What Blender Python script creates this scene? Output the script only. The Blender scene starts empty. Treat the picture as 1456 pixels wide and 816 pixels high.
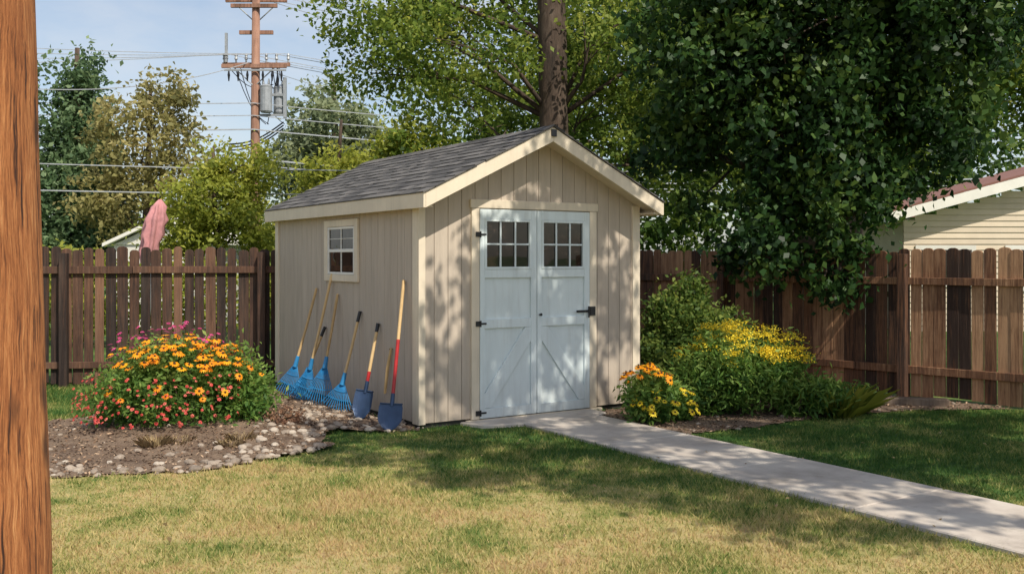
import bpy, math, random, bmesh
import numpy as np
from mathutils import Vector, Matrix
random.seed(7); rng=np.random.default_rng(11)
scene=bpy.context.scene
SH=(0.58,-0.81); ELEV=50
ANG=math.radians(33); CX,CY=-0.877,9.37
CA,SA=math.cos(ANG),math.sin(ANG)
SHEDM=Matrix.Translation((CX,CY,0))@Matrix.Rotation(ANG,4,'Z')
W,L=2.677,3.915

# ---------------- materials ----------------
def newmat(name):
    m=bpy.data.materials.new(name); m.use_nodes=True
    nt=m.node_tree; nt.nodes.clear()
    out=nt.nodes.new('ShaderNodeOutputMaterial'); b=nt.nodes.new('ShaderNodeBsdfPrincipled')
    nt.links.new(b.outputs[0],out.inputs[0])
    return m,nt,b,out
def N(nt,t,**k):
    n=nt.nodes.new(t)
    for a,v in k.items(): setattr(n,a,v)
    return n
def coords(nt,scale=(1,1,1),kind='Object'):
    tc=N(nt,'ShaderNodeTexCoord'); mp=N(nt,'ShaderNodeMapping'); mp.inputs['Scale'].default_value=scale
    nt.links.new(tc.outputs[kind],mp.inputs[0]); return mp.outputs[0]
def noise(nt,vec,scale,detail=4,rough=.6):
    n=N(nt,'ShaderNodeTexNoise'); n.inputs['Scale'].default_value=scale; n.inputs['Detail'].default_value=detail
    n.inputs['Roughness'].default_value=rough
    if vec: nt.links.new(vec,n.inputs['Vector'])
    return n.outputs['Fac']
def ramp(nt,fac,stops):
    r=N(nt,'ShaderNodeValToRGB'); e=r.color_ramp.elements
    while len(e)<len(stops): e.new(.5)
    for i,(p,c) in enumerate(stops): e[i].position=p; e[i].color=(c[0],c[1],c[2],1)
    nt.links.new(fac,r.inputs[0]); return r.outputs[0]
def mixc(nt,fac,a,b,mode='MIX'):
    m=N(nt,'ShaderNodeMix',data_type='RGBA',blend_type=mode)
    for s,v in ((m.inputs[0],fac),(m.inputs[6],a),(m.inputs[7],b)):
        if isinstance(v,(int,float)): s.default_value=v
        elif isinstance(v,tuple): s.default_value=(v[0],v[1],v[2],1)
        else: nt.links.new(v,s)
    return m.outputs[2]
def mth(nt,op,a,b=0.0,clamp=False):
    m=N(nt,'ShaderNodeMath',operation=op,use_clamp=clamp)
    for s,v in ((m.inputs[0],a),(m.inputs[1],b)):
        if isinstance(v,(int,float)): s.default_value=v
        else: nt.links.new(v,s)
    return m.outputs[0]
def mapr(nt,v,a,b_,c,d):
    f=N(nt,'ShaderNodeMapRange'); nt.links.new(v,f.inputs[0])
    for i,q in enumerate((a,b_,c,d)): f.inputs[i+1].default_value=q
    return f.outputs[0]
def tone(nt):
    a=N(nt,'ShaderNodeAttribute'); a.attribute_name='tone'; return a.outputs['Fac']
def bump(nt,b,h,strength=.3,dist=.01):
    n=N(nt,'ShaderNodeBump'); n.inputs['Strength'].default_value=strength; n.inputs['Distance'].default_value=dist
    nt.links.new(h,n.inputs['Height']); nt.links.new(n.outputs[0],b.inputs['Normal'])
def hsv(nt,c,val):
    hs=N(nt,'ShaderNodeHueSaturation'); nt.links.new(c,hs.inputs['Color'])
    if isinstance(val,(int,float)): hs.inputs['Value'].default_value=val
    else: nt.links.new(val,hs.inputs['Value'])
    return hs.outputs[0]
def paint(name,col,rough=.6,dirt=.12,bumps=.15,scale=(1,1,1),tv=.1,grime=0.0):
    m,nt,b,o=newmat(name); v=coords(nt,scale)
    n1=noise(nt,v,2.5,5); n2=noise(nt,v,40,3)
    d=tuple(c*(1-dirt*2.2) for c in col); l=tuple(min(1,c*(1+dirt*.6)) for c in col)
    c=ramp(nt,n1,[(.3,d),(.7,l)])
    c=hsv(nt,c,mth(nt,'ADD',mth(nt,'MULTIPLY',tone(nt),tv*2),1-tv))
    if grime:
        g=N(nt,'ShaderNodeTexCoord'); s=N(nt,'ShaderNodeSeparateXYZ'); nt.links.new(g.outputs['Object'],s.inputs[0])
        f=mapr(nt,s.outputs[2],0,.45,grime,0)
        ff=mth(nt,'MULTIPLY',f,noise(nt,coords(nt,(3,3,1)),6,5))
        c=mixc(nt,ff,c,(.16,.12,.08))
        st=mapr(nt,noise(nt,coords(nt,(9,9,.5)),2.2,6,.7),.5,.75,0,.22)
        c=mixc(nt,st,c,(.25,.21,.16))
    nt.links.new(c,b.inputs['Base Color']); b.inputs['Roughness'].default_value=rough
    bump(nt,b,n2,bumps,.004); return m
def wood(name,dark,mid,light,rough=.8,gs=(14,14,.7),bstr=.5,tw=.55,grey=0.0):
    m,nt,b,o=newmat(name); v=coords(nt,gs)
    t=tone(nt)
    off=N(nt,'ShaderNodeVectorMath',operation='ADD'); nt.links.new(v,off.inputs[0])
    cmb=N(nt,'ShaderNodeCombineXYZ'); nt.links.new(mth(nt,'MULTIPLY',t,37.0),cmb.inputs[2]); nt.links.new(cmb.outputs[0],off.inputs[1])
    g=noise(nt,off.outputs[0],3,8,.75); big=noise(nt,coords(nt,(1,1,.6)),1.6,5,.65)
    g=mapr(nt,g,.32,.68,.15,.85)
    f=mth(nt,'ADD',mth(nt,'MULTIPLY',g,.62),mth(nt,'MULTIPLY',mth(nt,'SUBTRACT',t,.4),tw))
    f=mth(nt,'ADD',f,mth(nt,'MULTIPLY',mth(nt,'SUBTRACT',big,.40),.75))
    c=ramp(nt,f,[(.15,dark),(.45,mid),(.85,light)])
    if grey:
        gf=mapr(nt,noise(nt,off.outputs[0],1.1,5,.7),.45,.68,0,grey)
        c=mixc(nt,gf,c,(.22,.17,.135))
    nt.links.new(c,b.inputs['Base Color']); b.inputs['Roughness'].default_value=rough
    bump(nt,b,g,bstr,.008); return m
def leafmat(name,dark,mid,light,trans=.35,rough=.6):
    m,nt,b,o=newmat(name); c=ramp(nt,tone(nt),[(0,dark),(.5,mid),(1,light)])
    nt.links.new(c,b.inputs['Base Color']); b.inputs['Roughness'].default_value=rough; b.inputs['Specular IOR Level'].default_value=.3
    tr=N(nt,'ShaderNodeBsdfTranslucent'); hs=N(nt,'ShaderNodeHueSaturation'); hs.inputs['Value'].default_value=1.6
    hs.inputs['Hue'].default_value=.485
    nt.links.new(c,hs.inputs['Color']); nt.links.new(hs.outputs[0],tr.inputs[0])
    mx=N(nt,'ShaderNodeMixShader'); mx.inputs[0].default_value=trans
    nt.links.new(b.outputs[0],mx.inputs[1]); nt.links.new(tr.outputs[0],mx.inputs[2]); nt.links.new(mx.outputs[0],o.inputs[0])
    return m
def plain(name,col,rough=.5,metal=0):
    m,nt,b,o=newmat(name); v=coords(nt); n=noise(nt,v,9,4)
    d=tuple(c*.7 for c in col)
    c=ramp(nt,n,[(.3,d),(.65,col)]); 
    nt.links.new(c,b.inputs['Base Color']); b.inputs['Roughness'].default_value=rough; b.inputs['Metallic'].default_value=metal
    return m

M_siding=paint('siding_paint',(.50,.42,.34),.75,.06,.35,(6,6,.8),.04,.6)
M_trim=paint('cream_trim_paint',(.72,.62,.48),.6,.06,.2,(1,1,1),.05,.3)
M_white=paint('door_white_paint',(.68,.75,.76),.5,.05,.15,(2,2,.6),.05,.4)
M_black=plain('black_iron',(.015,.015,.017),.45)
M_dark=plain('shed_base',(.05,.045,.04),.9)
def shingle(name,a,b_):
    m,nt,b,o=newmat(name); v=coords(nt); g=noise(nt,v,140,2); n=noise(nt,v,1.6,4)
    f=mth(nt,'ADD',mth(nt,'MULTIPLY',tone(nt),.6),mth(nt,'ADD',mth(nt,'MULTIPLY',g,.35),mth(nt,'MULTIPLY',n,.3)))
    c=ramp(nt,f,[(.25,a),(1.0,b_)]); nt.links.new(c,b.inputs['Base Color']); b.inputs['Roughness'].default_value=.95
    bump(nt,b,g,.5,.003); return m
M_shingle=shingle('asphalt_shingle',(.030,.029,.031),(.155,.145,.14))
M_redshingle=shingle('red_shingle',(.12,.05,.04),(.30,.15,.12))
M_fence_shade=wood('fence_wood_painted_shade',(.014,.006,.004),(.075,.033,.018),(.22,.11,.062),tw=.55,grey=.14)  # weathered brown, darkened so the left fence carries its shade in the colour
M_fence_sun=wood('fence_wood_painted_sun',(.026,.010,.005),(.165,.070,.032),(.50,.28,.15),tw=.65,grey=.12)  # lighter copy: sunlight on the right fence is put into the wood colour
M_bark=wood('bark',(.015,.011,.008),(.075,.05,.036),(.16,.12,.09),.95,(5,5,.9),1.0,.2)
M_polewood=wood('pole_wood',(.13,.07,.045),(.30,.16,.11),(.42,.27,.19),.9,(6,6,.4),.4,.2)
M_handle=wood('ash_handle',(.38,.24,.10),(.58,.39,.18),(.72,.52,.28),.55,(20,20,1),.1,.3)
M_timber=wood('edging_timber',(.03,.02,.015),(.12,.08,.055),(.2,.15,.11))
M_chip=wood('mulch_chip',(.05,.026,.015),(.19,.11,.065),(.42,.29,.19),.95,(4,4,4),.3,.9)
M_blue=plain('blue_rake_plastic',(.03,.24,.52),.4)
M_navy=plain('blue_shovel_steel',(.045,.08,.16),.4,.4)
M_red=plain('red_paint',(.48,.02,.02),.4)
M_grey=plain('grey_steel',(.36,.38,.40),.5,.2)
M_wire=plain('wire',(.42,.44,.47),.6)
M_pink=plain('pink_fabric',(.60,.27,.28),.8)
M_lap=paint('lap_siding',(.60,.50,.38),.7,.05,.1)
M_whitep=paint('white_paint',(.76,.73,.67),.6,.05,.1)
def glassmat():
    m,nt,b,o=newmat('window_glass'); v=coords(nt,(4,4,5)); n=noise(nt,v,3,6,.7)
    c=ramp(nt,n,[(.38,(.004,.004,.004)),(.55,(.014,.010,.008)),(.72,(.06,.038,.03))])
    nt.links.new(c,b.inputs['Base Color']); b.inputs['Roughness'].default_value=.03
    b.inputs['Specular IOR Level'].default_value=.6
    bump(nt,b,noise(nt,coords(nt),3,1),.10,.03); return m
M_glass=glassmat()
def postmat():
    m,nt,b,o=newmat('weathered_post_wood')
    wn=noise(nt,coords(nt,(3,3,1.2)),2.0,3); v=coords(nt,(1,1,.024))
    ad=N(nt,'ShaderNodeVectorMath',operation='ADD'); cb=N(nt,'ShaderNodeCombineXYZ')
    nt.links.new(mth(nt,'MULTIPLY',wn,.03),cb.inputs[0]); nt.links.new(mth(nt,'MULTIPLY',wn,.03),cb.inputs[1]); nt.links.new(v,ad.inputs[0]); nt.links.new(cb.outputs[0],ad.inputs[1])
    g=noise(nt,ad.outputs[0],300,5,.75); g2=noise(nt,ad.outputs[0],95,4,.65); g3=noise(nt,coords(nt,(1,1,.3)),6,4)
    gg=mth(nt,'ADD',mth(nt,'MULTIPLY',g,.62),mth(nt,'MULTIPLY',g2,.38))
    c=ramp(nt,gg,[(.38,(.07,.022,.008)),(.46,(.28,.095,.028)),(.54,(.47,.18,.058)),(.64,(.64,.32,.13))])
    c=mixc(nt,mapr(nt,g3,.4,.7,0,.55),c,(.24,.075,.022))
    cr=mapr(nt,g2,.36,.41,.9,0); c=mixc(nt,cr,c,(.03,.010,.005))
    vo=N(nt,'ShaderNodeTexVoronoi'); vo.inputs['Scale'].default_value=1; nt.links.new(coords(nt,(9,9,3.4)),vo.inputs['Vector'])
    c=mixc(nt,mapr(nt,vo.outputs['Distance'],.08,.22,.85,0),c,(.05,.018,.008))
    nt.links.new(c,b.inputs['Base Color']); b.inputs['Roughness'].default_value=.85; bump(nt,b,gg,.9,.014); return m
M_post=postmat()
def concrete():
    m,nt,b,o=newmat('concrete'); v=coords(nt); n=noise(nt,v,2.2,7,.65); g=noise(nt,v,180,2)
    c=ramp(nt,n,[(.3,(.34,.29,.245)),(.5,(.47,.41,.355)),(.7,(.57,.51,.44))])
    c=hsv(nt,c,mth(nt,'ADD',mth(nt,'MULTIPLY',tone(nt),.2),.9))
    st=mapr(nt,noise(nt,v,7,6,.75),.55,.75,0,.5); c=mixc(nt,st,c,(.22,.18,.14))
    nt.links.new(c,b.inputs['Base Color']); b.inputs['Roughness'].default_value=.85; bump(nt,b,g,.3,.003); return m
M_conc=concrete()
def lawnmat(name,ground):
    m,nt,b,o=newmat(name); g=N(nt,'ShaderNodeNewGeometry'); s=N(nt,'ShaderNodeSeparateXYZ'); nt.links.new(g.outputs['Position'],s.inputs[0])
    cb=N(nt,'ShaderNodeCombineXYZ'); nt.links.new(s.outputs[0],cb.inputs[0]); nt.links.new(s.outputs[1],cb.inputs[1]); v=cb.outputs[0]
    n1=mapr(nt,noise(nt,v,1.5,6,.72),.32,.68,.0,1.0); n2=noise(nt,v,9,4,.7)
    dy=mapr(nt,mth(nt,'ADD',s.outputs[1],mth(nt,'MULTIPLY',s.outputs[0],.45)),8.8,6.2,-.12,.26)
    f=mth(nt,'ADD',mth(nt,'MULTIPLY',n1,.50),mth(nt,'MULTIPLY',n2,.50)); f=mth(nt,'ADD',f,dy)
    if not ground: f=mth(nt,'ADD',f,mth(nt,'MULTIPLY',mth(nt,'SUBTRACT',tone(nt),.5),.45))
    k=.75 if ground else 1.0
    cs=[(.26,(.045,.115,.022)),(.46,(.12,.195,.04)),(.62,(.31,.31,.09)),(.82,(.58,.47,.21)),(1.0,(.50,.34,.17))]
    c=ramp(nt,f,[(p,tuple(x*k for x in q)) for p,q in cs])
    nt.links.new(c,b.inputs['Base Color']); b.inputs['Roughness'].default_value=.75; b.inputs['Specular IOR Level'].default_value=.25
    if ground: bump(nt,b,noise(nt,v,60,4),.6,.03)
    else:
        tr=N(nt,'ShaderNodeBsdfTranslucent'); nt.links.new(c,tr.inputs[0]); mx=N(nt,'ShaderNodeMixShader'); mx.inputs[0].default_value=.35
        nt.links.new(b.outputs[0],mx.inputs[1]); nt.links.new(tr.outputs[0],mx.inputs[2]); nt.links.new(mx.outputs[0],o.inputs[0])
    return m
M_ground=lawnmat('lawn_ground',True); M_grass=lawnmat('grass_blade',False)
def soilmat():
    m,nt,b,o=newmat('soil'); v=coords(nt); n=noise(nt,v,3,8,.7); g=noise(nt,v,45,5,.7)
    f=mth(nt,'ADD',mth(nt,'MULTIPLY',n,.55),mth(nt,'MULTIPLY',g,.5))
    c=ramp(nt,f,[(.35,(.07,.042,.027)),(.52,(.19,.125,.082)),(.72,(.36,.26,.18))])
    nt.links.new(c,b.inputs['Base Color']); b.inputs['Roughness'].default_value=.95; bump(nt,b,g,1.0,.03); return m
M_soil=soilmat()
def stonemat():
    m,nt,b,o=newmat('stone'); c=ramp(nt,tone(nt),[(0,(.12,.09,.07)),(.35,(.25,.195,.15)),(.7,(.34,.27,.21)),(1,(.52,.45,.37))])
    c=mixc(nt,.3,c,ramp(nt,noise(nt,coords(nt),60,3),[(.3,(.14,.115,.09)),(.7,(.44,.37,.30))]))
    nt.links.new(c,b.inputs['Base Color']); b.inputs['Roughness'].default_value=.9; return m
M_stone=stonemat()
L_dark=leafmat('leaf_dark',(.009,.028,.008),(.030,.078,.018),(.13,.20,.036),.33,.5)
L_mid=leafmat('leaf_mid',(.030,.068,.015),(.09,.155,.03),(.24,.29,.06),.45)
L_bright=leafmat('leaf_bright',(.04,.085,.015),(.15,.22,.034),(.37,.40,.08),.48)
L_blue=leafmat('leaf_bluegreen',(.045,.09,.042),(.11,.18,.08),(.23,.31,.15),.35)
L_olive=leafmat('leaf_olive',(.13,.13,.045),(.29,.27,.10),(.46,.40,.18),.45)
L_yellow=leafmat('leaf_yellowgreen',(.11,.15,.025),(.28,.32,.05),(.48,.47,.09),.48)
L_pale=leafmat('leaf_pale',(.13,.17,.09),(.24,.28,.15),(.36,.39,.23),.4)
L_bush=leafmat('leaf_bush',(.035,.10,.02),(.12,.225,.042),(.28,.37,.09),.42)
L_redd=leafmat('leaf_reddish',(.07,.04,.025),(.20,.11,.07),(.34,.19,.11),.3)
L_straw=leafmat('dry_grass',(.20,.14,.07),(.40,.29,.15),(.55,.44,.25),.3)
P_orange=leafmat('petal_orange',(.78,.20,.008),(.88,.34,.01),(.92,.46,.015),.2)
P_yellow=leafmat('petal_yellow',(.62,.42,.02),(.80,.60,.03),(.88,.72,.06),.25)
P_pink=leafmat('petal_pink',(.35,.03,.12),(.55,.06,.20),(.70,.15,.32),.3)
P_red=leafmat('petal_red',(.45,.03,.03),(.66,.08,.07),(.75,.25,.18),.3)
M_cone=plain('flower_cone',(.06,.025,.01),.9)

# ---------------- mesh builder ----------------
class B:
    def __init__(s): s.v=[];s.f=[];s.m=[];s.t=[]
    def add(s,vs,fs,mi=0,t=None):
        o=len(s.v); s.v+= [tuple(v) for v in vs]
        if t is None: t=random.random()
        for f in fs: s.f.append([i+o for i in f]); s.m.append(mi); s.t.append(t)
    def box(s,x0,x1,y0,y1,z0,z1,mi=0,t=None):
        vs=[(x,y,z) for z in (z0,z1) for y in (y0,y1) for x in (x0,x1)]
        s.add(vs,[(0,2,3,1),(4,5,7,6),(0,1,5,4),(2,6,7,3),(0,4,6,2),(1,3,7,5)],mi,t)
    def prism(s,poly,a,b,axis='y',mi=0,t=None):
        n=len(poly)
        def P(p,w):
            return (p[0],w,p[1]) if axis=='y' else ((w,p[0],p[1]) if axis=='x' else (p[0],p[1],w))
        vs=[P(p,a) for p in poly]+[P(p,b) for p in poly]
        fs=[tuple(range(n)),tuple(range(2*n-1,n-1,-1))]+[(i,i+n,(i+1)%n+n,(i+1)%n) for i in range(n)]
        s.add(vs,fs,mi,t)
    def tube(s,pts,rad,n=8,mi=0,t=None,cap=True,jit=0):
        pts=[Vector(p) for p in pts]; vs=[];fs=[]
        prev=None
        for i,p in enumerate(pts):
            d=(pts[min(i+1,len(pts)-1)]-pts[max(i-1,0)]).normalized()
            if prev is None: u=d.orthogonal().normalized()
            else: u=(prev-d*prev.dot(d)).normalized()
            prev=u; w=d.cross(u); r=rad[i] if isinstance(rad,(list,tuple)) else rad
            for k in range(n):
                a=2*math.pi*k/n; rr=r*(1+random.uniform(-jit,jit))
                vs.append(p+(u*math.cos(a)+w*math.sin(a))*rr)
        for i in range(len(pts)-1):
            for k in range(n): fs.append((i*n+k,i*n+(k+1)%n,(i+1)*n+(k+1)%n,(i+1)*n+k))
        if cap: fs.append(tuple(range(n-1,-1,-1))); fs.append(tuple(range((len(pts)-1)*n,len(pts)*n)))
        s.add(vs,fs,mi,t)
    def obj(s,name,mats,parent=None,matrix=None,bevel=0,smooth=False,normals=True):
        me=bpy.data.meshes.new(name); me.from_pydata(s.v,[],s.f)
        for m in mats: me.materials.append(m)
        me.polygons.foreach_set('material_index',s.m)
        at=me.attributes.new('tone','FLOAT','FACE'); at.data.foreach_set('value',s.t)
        if smooth: me.polygons.foreach_set('use_smooth',[True]*len(s.f))
        me.update()
        if normals:
            bm=bmesh.new(); bm.from_mesh(me); bmesh.ops.recalc_face_normals(bm,faces=bm.faces); bm.to_mesh(me); bm.free()
        ob=bpy.data.objects.new(name,me); scene.collection.objects.link(ob)
        if parent: ob.parent=parent
        if matrix is not None: ob.matrix_world=matrix
        if bevel:
            md=ob.modifiers.new('bevel','BEVEL'); md.width=bevel; md.segments=1; md.limit_method='ANGLE'
        return ob
def empty(name,matrix=None):
    e=bpy.data.objects.new(name,None); scene.collection.objects.link(e)
    if matrix is not None: e.matrix_world=matrix
    return e
def npmesh(name,V,k,tones,mats,parent=None,midx=None):
    n=len(V)//k; me=bpy.data.meshes.new(name)
    me.vertices.add(len(V)); me.vertices.foreach_set('co',V.astype(np.float32).ravel())
    me.loops.add(n*k); me.loops.foreach_set('vertex_index',np.arange(n*k,dtype=np.int32))
    me.polygons.add(n); me.polygons.foreach_set('loop_start',np.arange(0,n*k,k,dtype=np.int32))
    for m in (mats if isinstance(mats,list) else [mats]): me.materials.append(m)
    me.update(calc_edges=True)
    at=me.attributes.new('tone','FLOAT','FACE'); at.data.foreach_set('value',np.clip(tones,0,1).astype(np.float32))
    ob=bpy.data.objects.new(name,me); scene.collection.objects.link(ob)
    if parent: ob.parent=parent
    return ob
def unit(a): return a/np.maximum(np.linalg.norm(a,axis=1,keepdims=True),1e-9)
def leafverts(C,size,aspect=.6,up=.6,droop=.2,var=.35):
    n=len(C); nn=unit(rng.normal(size=(n,3))+np.array([0,0,up]))
    a=unit(np.cross(nn,rng.normal(size=(n,3)))); a=unit(a+np.array([0,0,-droop])); b=unit(np.cross(nn,a))
    s=size*(1+rng.uniform(-var,var,(n,1)))
    fold=nn*s*.12
    return np.stack([C-a*s*.5,C+b*s*aspect*.5-a*s*.05+fold,C+a*s*.5,C-b*s*aspect*.5-a*s*.05+fold],1).reshape(-1,3)
def crownpts(cl,n,nclump,sig,inner=.35,flat=.8):
    vol=np.array([c[1][0]*c[1][1]*c[1][2] for c in cl])**.8; p=vol/vol.sum()
    idx=rng.choice(len(cl),nclump,p=p)
    c=np.array([cl[i][0] for i in idx],float); r=np.array([cl[i][1] for i in idx],float)
    d=unit(rng.normal(size=(nclump,3))); rad=inner+(1-inner)*rng.random((nclump,1))**.6
    cc=c+d*rad*r; ct=rng.normal(0,.16,nclump)+.12*d[:,2]
    j=rng.integers(0,nclump,n)
    sg=sig*(.6+.8*rng.random((nclump,1)))[j]
    g=rng.normal(size=(n,3)); g*=np.array([1,1,flat])
    P=cc[j]+g*sg
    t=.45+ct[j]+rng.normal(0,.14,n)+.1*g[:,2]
    return P,t,cc
def tree(name,base,h,r,cl,n,nclump,sig,size,mat,lean=(0,0),limbs=True,aspect=.6,up=.6,droop=.2,inner=.35,twigs=0,lw=.5,taper=.72):
    e=empty(name); b=B(); bx,by=base; pts=[];rad=[]
    K=9
    for i in range(K+1):
        f=i/K; pts.append((bx+lean[0]*f+.06*math.sin(5*f+bx),by+lean[1]*f+.05*math.cos(4*f),h*f)); rad.append(r*(1.25 if i==0 else 1)*(1-taper*f))
    b.tube(pts,rad,12,0,.5,jit=.06)
    P,t,cc=crownpts(cl,n,nclump,sig,inner)
    if limbs:
        for (c,rr) in cl:
            f=min(.95,max(.3,(c[2]-.6*rr[2])/h)); k=int(f*K); p0=Vector(pts[k]); p1=Vector(c)
            mid=(p0+p1)/2+Vector((random.uniform(-.2,.2),random.uniform(-.2,.2),random.uniform(0,.35)))
            b.tube([p0,mid,p1],[rad[k]*lw,rad[k]*lw*.65,rad[k]*lw*.22],7,0,.5,jit=.05)
            own=[q for q in cc if abs(q[0]-c[0])<rr[0] and abs(q[1]-c[1])<rr[1] and abs(q[2]-c[2])<rr[2]]
            for q in own[:twigs]:
                q=Vector(q); s=mid.lerp(p1,random.uniform(.1,.9)); m2=(s+q)/2+Vector((0,0,random.uniform(-.05,.15)))
                b.tube([s,m2,q],[rad[k]*lw*.24,rad[k]*lw*.15,.006],5,0,.5,cap=False)
    b.obj('trunk',[M_bark],parent=e,smooth=True)
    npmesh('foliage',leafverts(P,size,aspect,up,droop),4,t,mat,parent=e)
    return e

# ---------------- ground ----------------
b=B(); b.add([(-400,-150,0),(400,-150,0),(400,600,0),(-400,600,0)],[(0,1,2,3)],0,.5); b.obj('ground',[M_ground],normals=False)
def inpoly(P,poly):
    x,y=P[:,0],P[:,1]; ins=np.zeros(len(P),bool); n=len(poly)
    for i in range(n):
        x0,y0=poly[i];x1,y1=poly[(i+1)%n]
        if y0==y1: continue
        c=((y0>y)!=(y1>y))&(x<(x1-x0)*(y-y0)/(y1-y0)+x0); ins^=c
    return ins
bedL=[(-5.9,9.6),(-4.7,9.85),(-3.7,10.2),(-3.3,11.5),(-3.15,12.75),(-2.8,12.4),(-0.87,9.42),(-0.80,9.28),(-1.25,9.12),(-1.68,9.2),(-1.62,8.7),(-1.5,8.34),(-2.0,7.84),(-2.37,7.45),(-3.41,7.2),(-5.0,7.1),(-6.1,8.1)]
bedR=[(.78,10.28),(1.35,9.33),(1.60,8.98),(2.58,9.55),(3.3,10.1),(4.3,10.45),(5.45,10.55),(5.42,10.7),(1.0,15.1),(-.6,14.2),(1.35,10.9)]
def jag(poly,step=.12,amp=.035):
    out=[]
    for i in range(len(poly)):
        a=poly[i];c=poly[(i+1)%len(poly)]; d=math.dist(a,c); k=max(1,int(d/step))
        for j in range(k): out.append((a[0]+(c[0]-a[0])*j/k+random.uniform(-amp,amp),a[1]+(c[1]-a[1])*j/k+random.uniform(-amp,amp)))
    return out
bedLj=jag(bedL,.12,.05); bedRj=jag(bedR,.12,.02)
def moundz(x,y):
    return .004+.15*math.exp(-((x+2.95)**2/.9+(y-9.2)**2/.7))+.03*math.exp(-((x+2.1)**2+(y-8.6)**2)/.5)
def bedmesh(name,poly,zf):
    P=np.array(poly); x0,y0=P.min(0); x1,y1=P.max(0); st=.06; b=B()
    nx=int((x1-x0)/st)+2; ny=int((y1-y0)/st)+2
    G=np.array([(x0+i*st,y0+j*st) for j in range(ny) for i in range(nx)])
    ins=inpoly(G+1e-4,poly).reshape(ny,nx)
    vs=[(g[0],g[1],zf(g[0],g[1])+random.uniform(0,.014)) for g in G]
    fs=[(j*nx+i,j*nx+i+1,(j+1)*nx+i+1,(j+1)*nx+i) for j in range(ny-1) for i in range(nx-1) if ins[j,i] and ins[j,i+1] and ins[j+1,i] and ins[j+1,i+1]]
    b.add(vs,fs,0,.5); return b.obj(name,[M_soil],smooth=True,normals=False)
bedmesh('garden_bed_soil',bedLj,moundz)
bedmesh('garden_bed_soil',bedRj,lambda x,y:.006)

# concrete path
b=B(); y=-.42; 
b.prism([(.42,-.03),(2.02,-.03),(2.02,-.30),(1.86,-.415),(.90,-.415),(.52,-.30)],-.05,.032,'z',0,.5)
def pl(y): return .92-.012*(-y)
while y>-9.5:
    ln=1.28; y1=y-ln+.010; zt=.03+random.uniform(-.002,.003)
    b.prism([(pl(y1),y1),(1.85,y1),(1.85,y),(pl(y),y)],-.05,zt,'z',0); y-=ln
b.obj('concrete_path',[M_conc],matrix=SHEDM,bevel=.008)
# ---------------- grass ----------------
def grass():
    n=470000
    Y=3.9+9.0*rng.random(n)**1.15; X=(rng.random(n)*2-1)*(1.6+Y*.54)
    P=np.stack([X,Y],1)
    Pj=P+.045*rng.normal(size=(n,2))
    keep=~inpoly(Pj,bedLj)&~inpoly(P+.02*rng.normal(size=(n,2)),bedRj)
    lx=(X-CX)*CA+(Y-CY)*SA; ly=-(X-CX)*SA+(Y-CY)*CA
    keep&=~((lx>-.03)&(lx<W+.03)&(ly>-.02)&(ly<L))
    e=.014*rng.normal(size=n)
    keep&=~((lx>.92+.012*ly+e)&(lx<1.85+e)&(ly<0)); keep&=~((lx>.45)&(lx<2.0)&(ly<0)&(ly>-.40))
    keep&=(X+Y<16.0)
    thin=np.sin(P[:,0]*3.1+2*np.sin(P[:,1]*2))*np.sin(P[:,1]*3.7+1.5*np.sin(P[:,0]*1.3))
    keep&=(rng.random(n)<.80+.30*thin)
    P=P[keep]; n=len(P)
    h=(.016+.030*rng.random(n)**1.5); hf=1+.35*np.sin(P[:,0]*2.1+1)*np.sin(P[:,1]*1.7); h*=hf
    a=rng.random(n)*2*math.pi; w=.0024+.0016*rng.random(n); w*=(.7+.06*P[:,1])
    dx=np.cos(a)*w; dy=np.sin(a)*w; la=rng.random(n)*2*math.pi; ll=h*(.25+.9*rng.random(n))
    z=np.zeros(n)
    V=np.stack([np.stack([P[:,0]-dx,P[:,1]-dy,z],1),np.stack([P[:,0]+dx,P[:,1]+dy,z],1),
        np.stack([P[:,0]+np.cos(la)*ll,P[:,1]+np.sin(la)*ll,h],1)],1).reshape(-1,3)
    npmesh('lawn_grass',V,3,rng.random(n),M_grass)
grass()
def tuft(name,x,y,r,h,n,mat,z0=0,spread=.6,w=.0035):
    a=rng.random(n)*2*math.pi; q=rng.random(n)**.5*r*.4; bx=x+np.cos(a)*q; by=y+np.sin(a)*q
    a2=a+rng.normal(0,.5,n); o=h*spread*rng.random(n); hh=h*(.5+.5*rng.random(n))
    d=np.stack([-np.sin(a2)*w,np.cos(a2)*w,0*a2],1); p0=np.stack([bx,by,0*a+z0],1)
    p1=p0+np.stack([np.cos(a2)*o*.4,np.sin(a2)*o*.4,hh*.65],1); p2=p0+np.stack([np.cos(a2)*o,np.sin(a2)*o,hh],1)
    V=np.stack([p0-d,p0+d,p1+d,p2,p1-d],1).reshape(-1,3)
    return npmesh(name,V,5,rng.random(n),mat)

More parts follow.
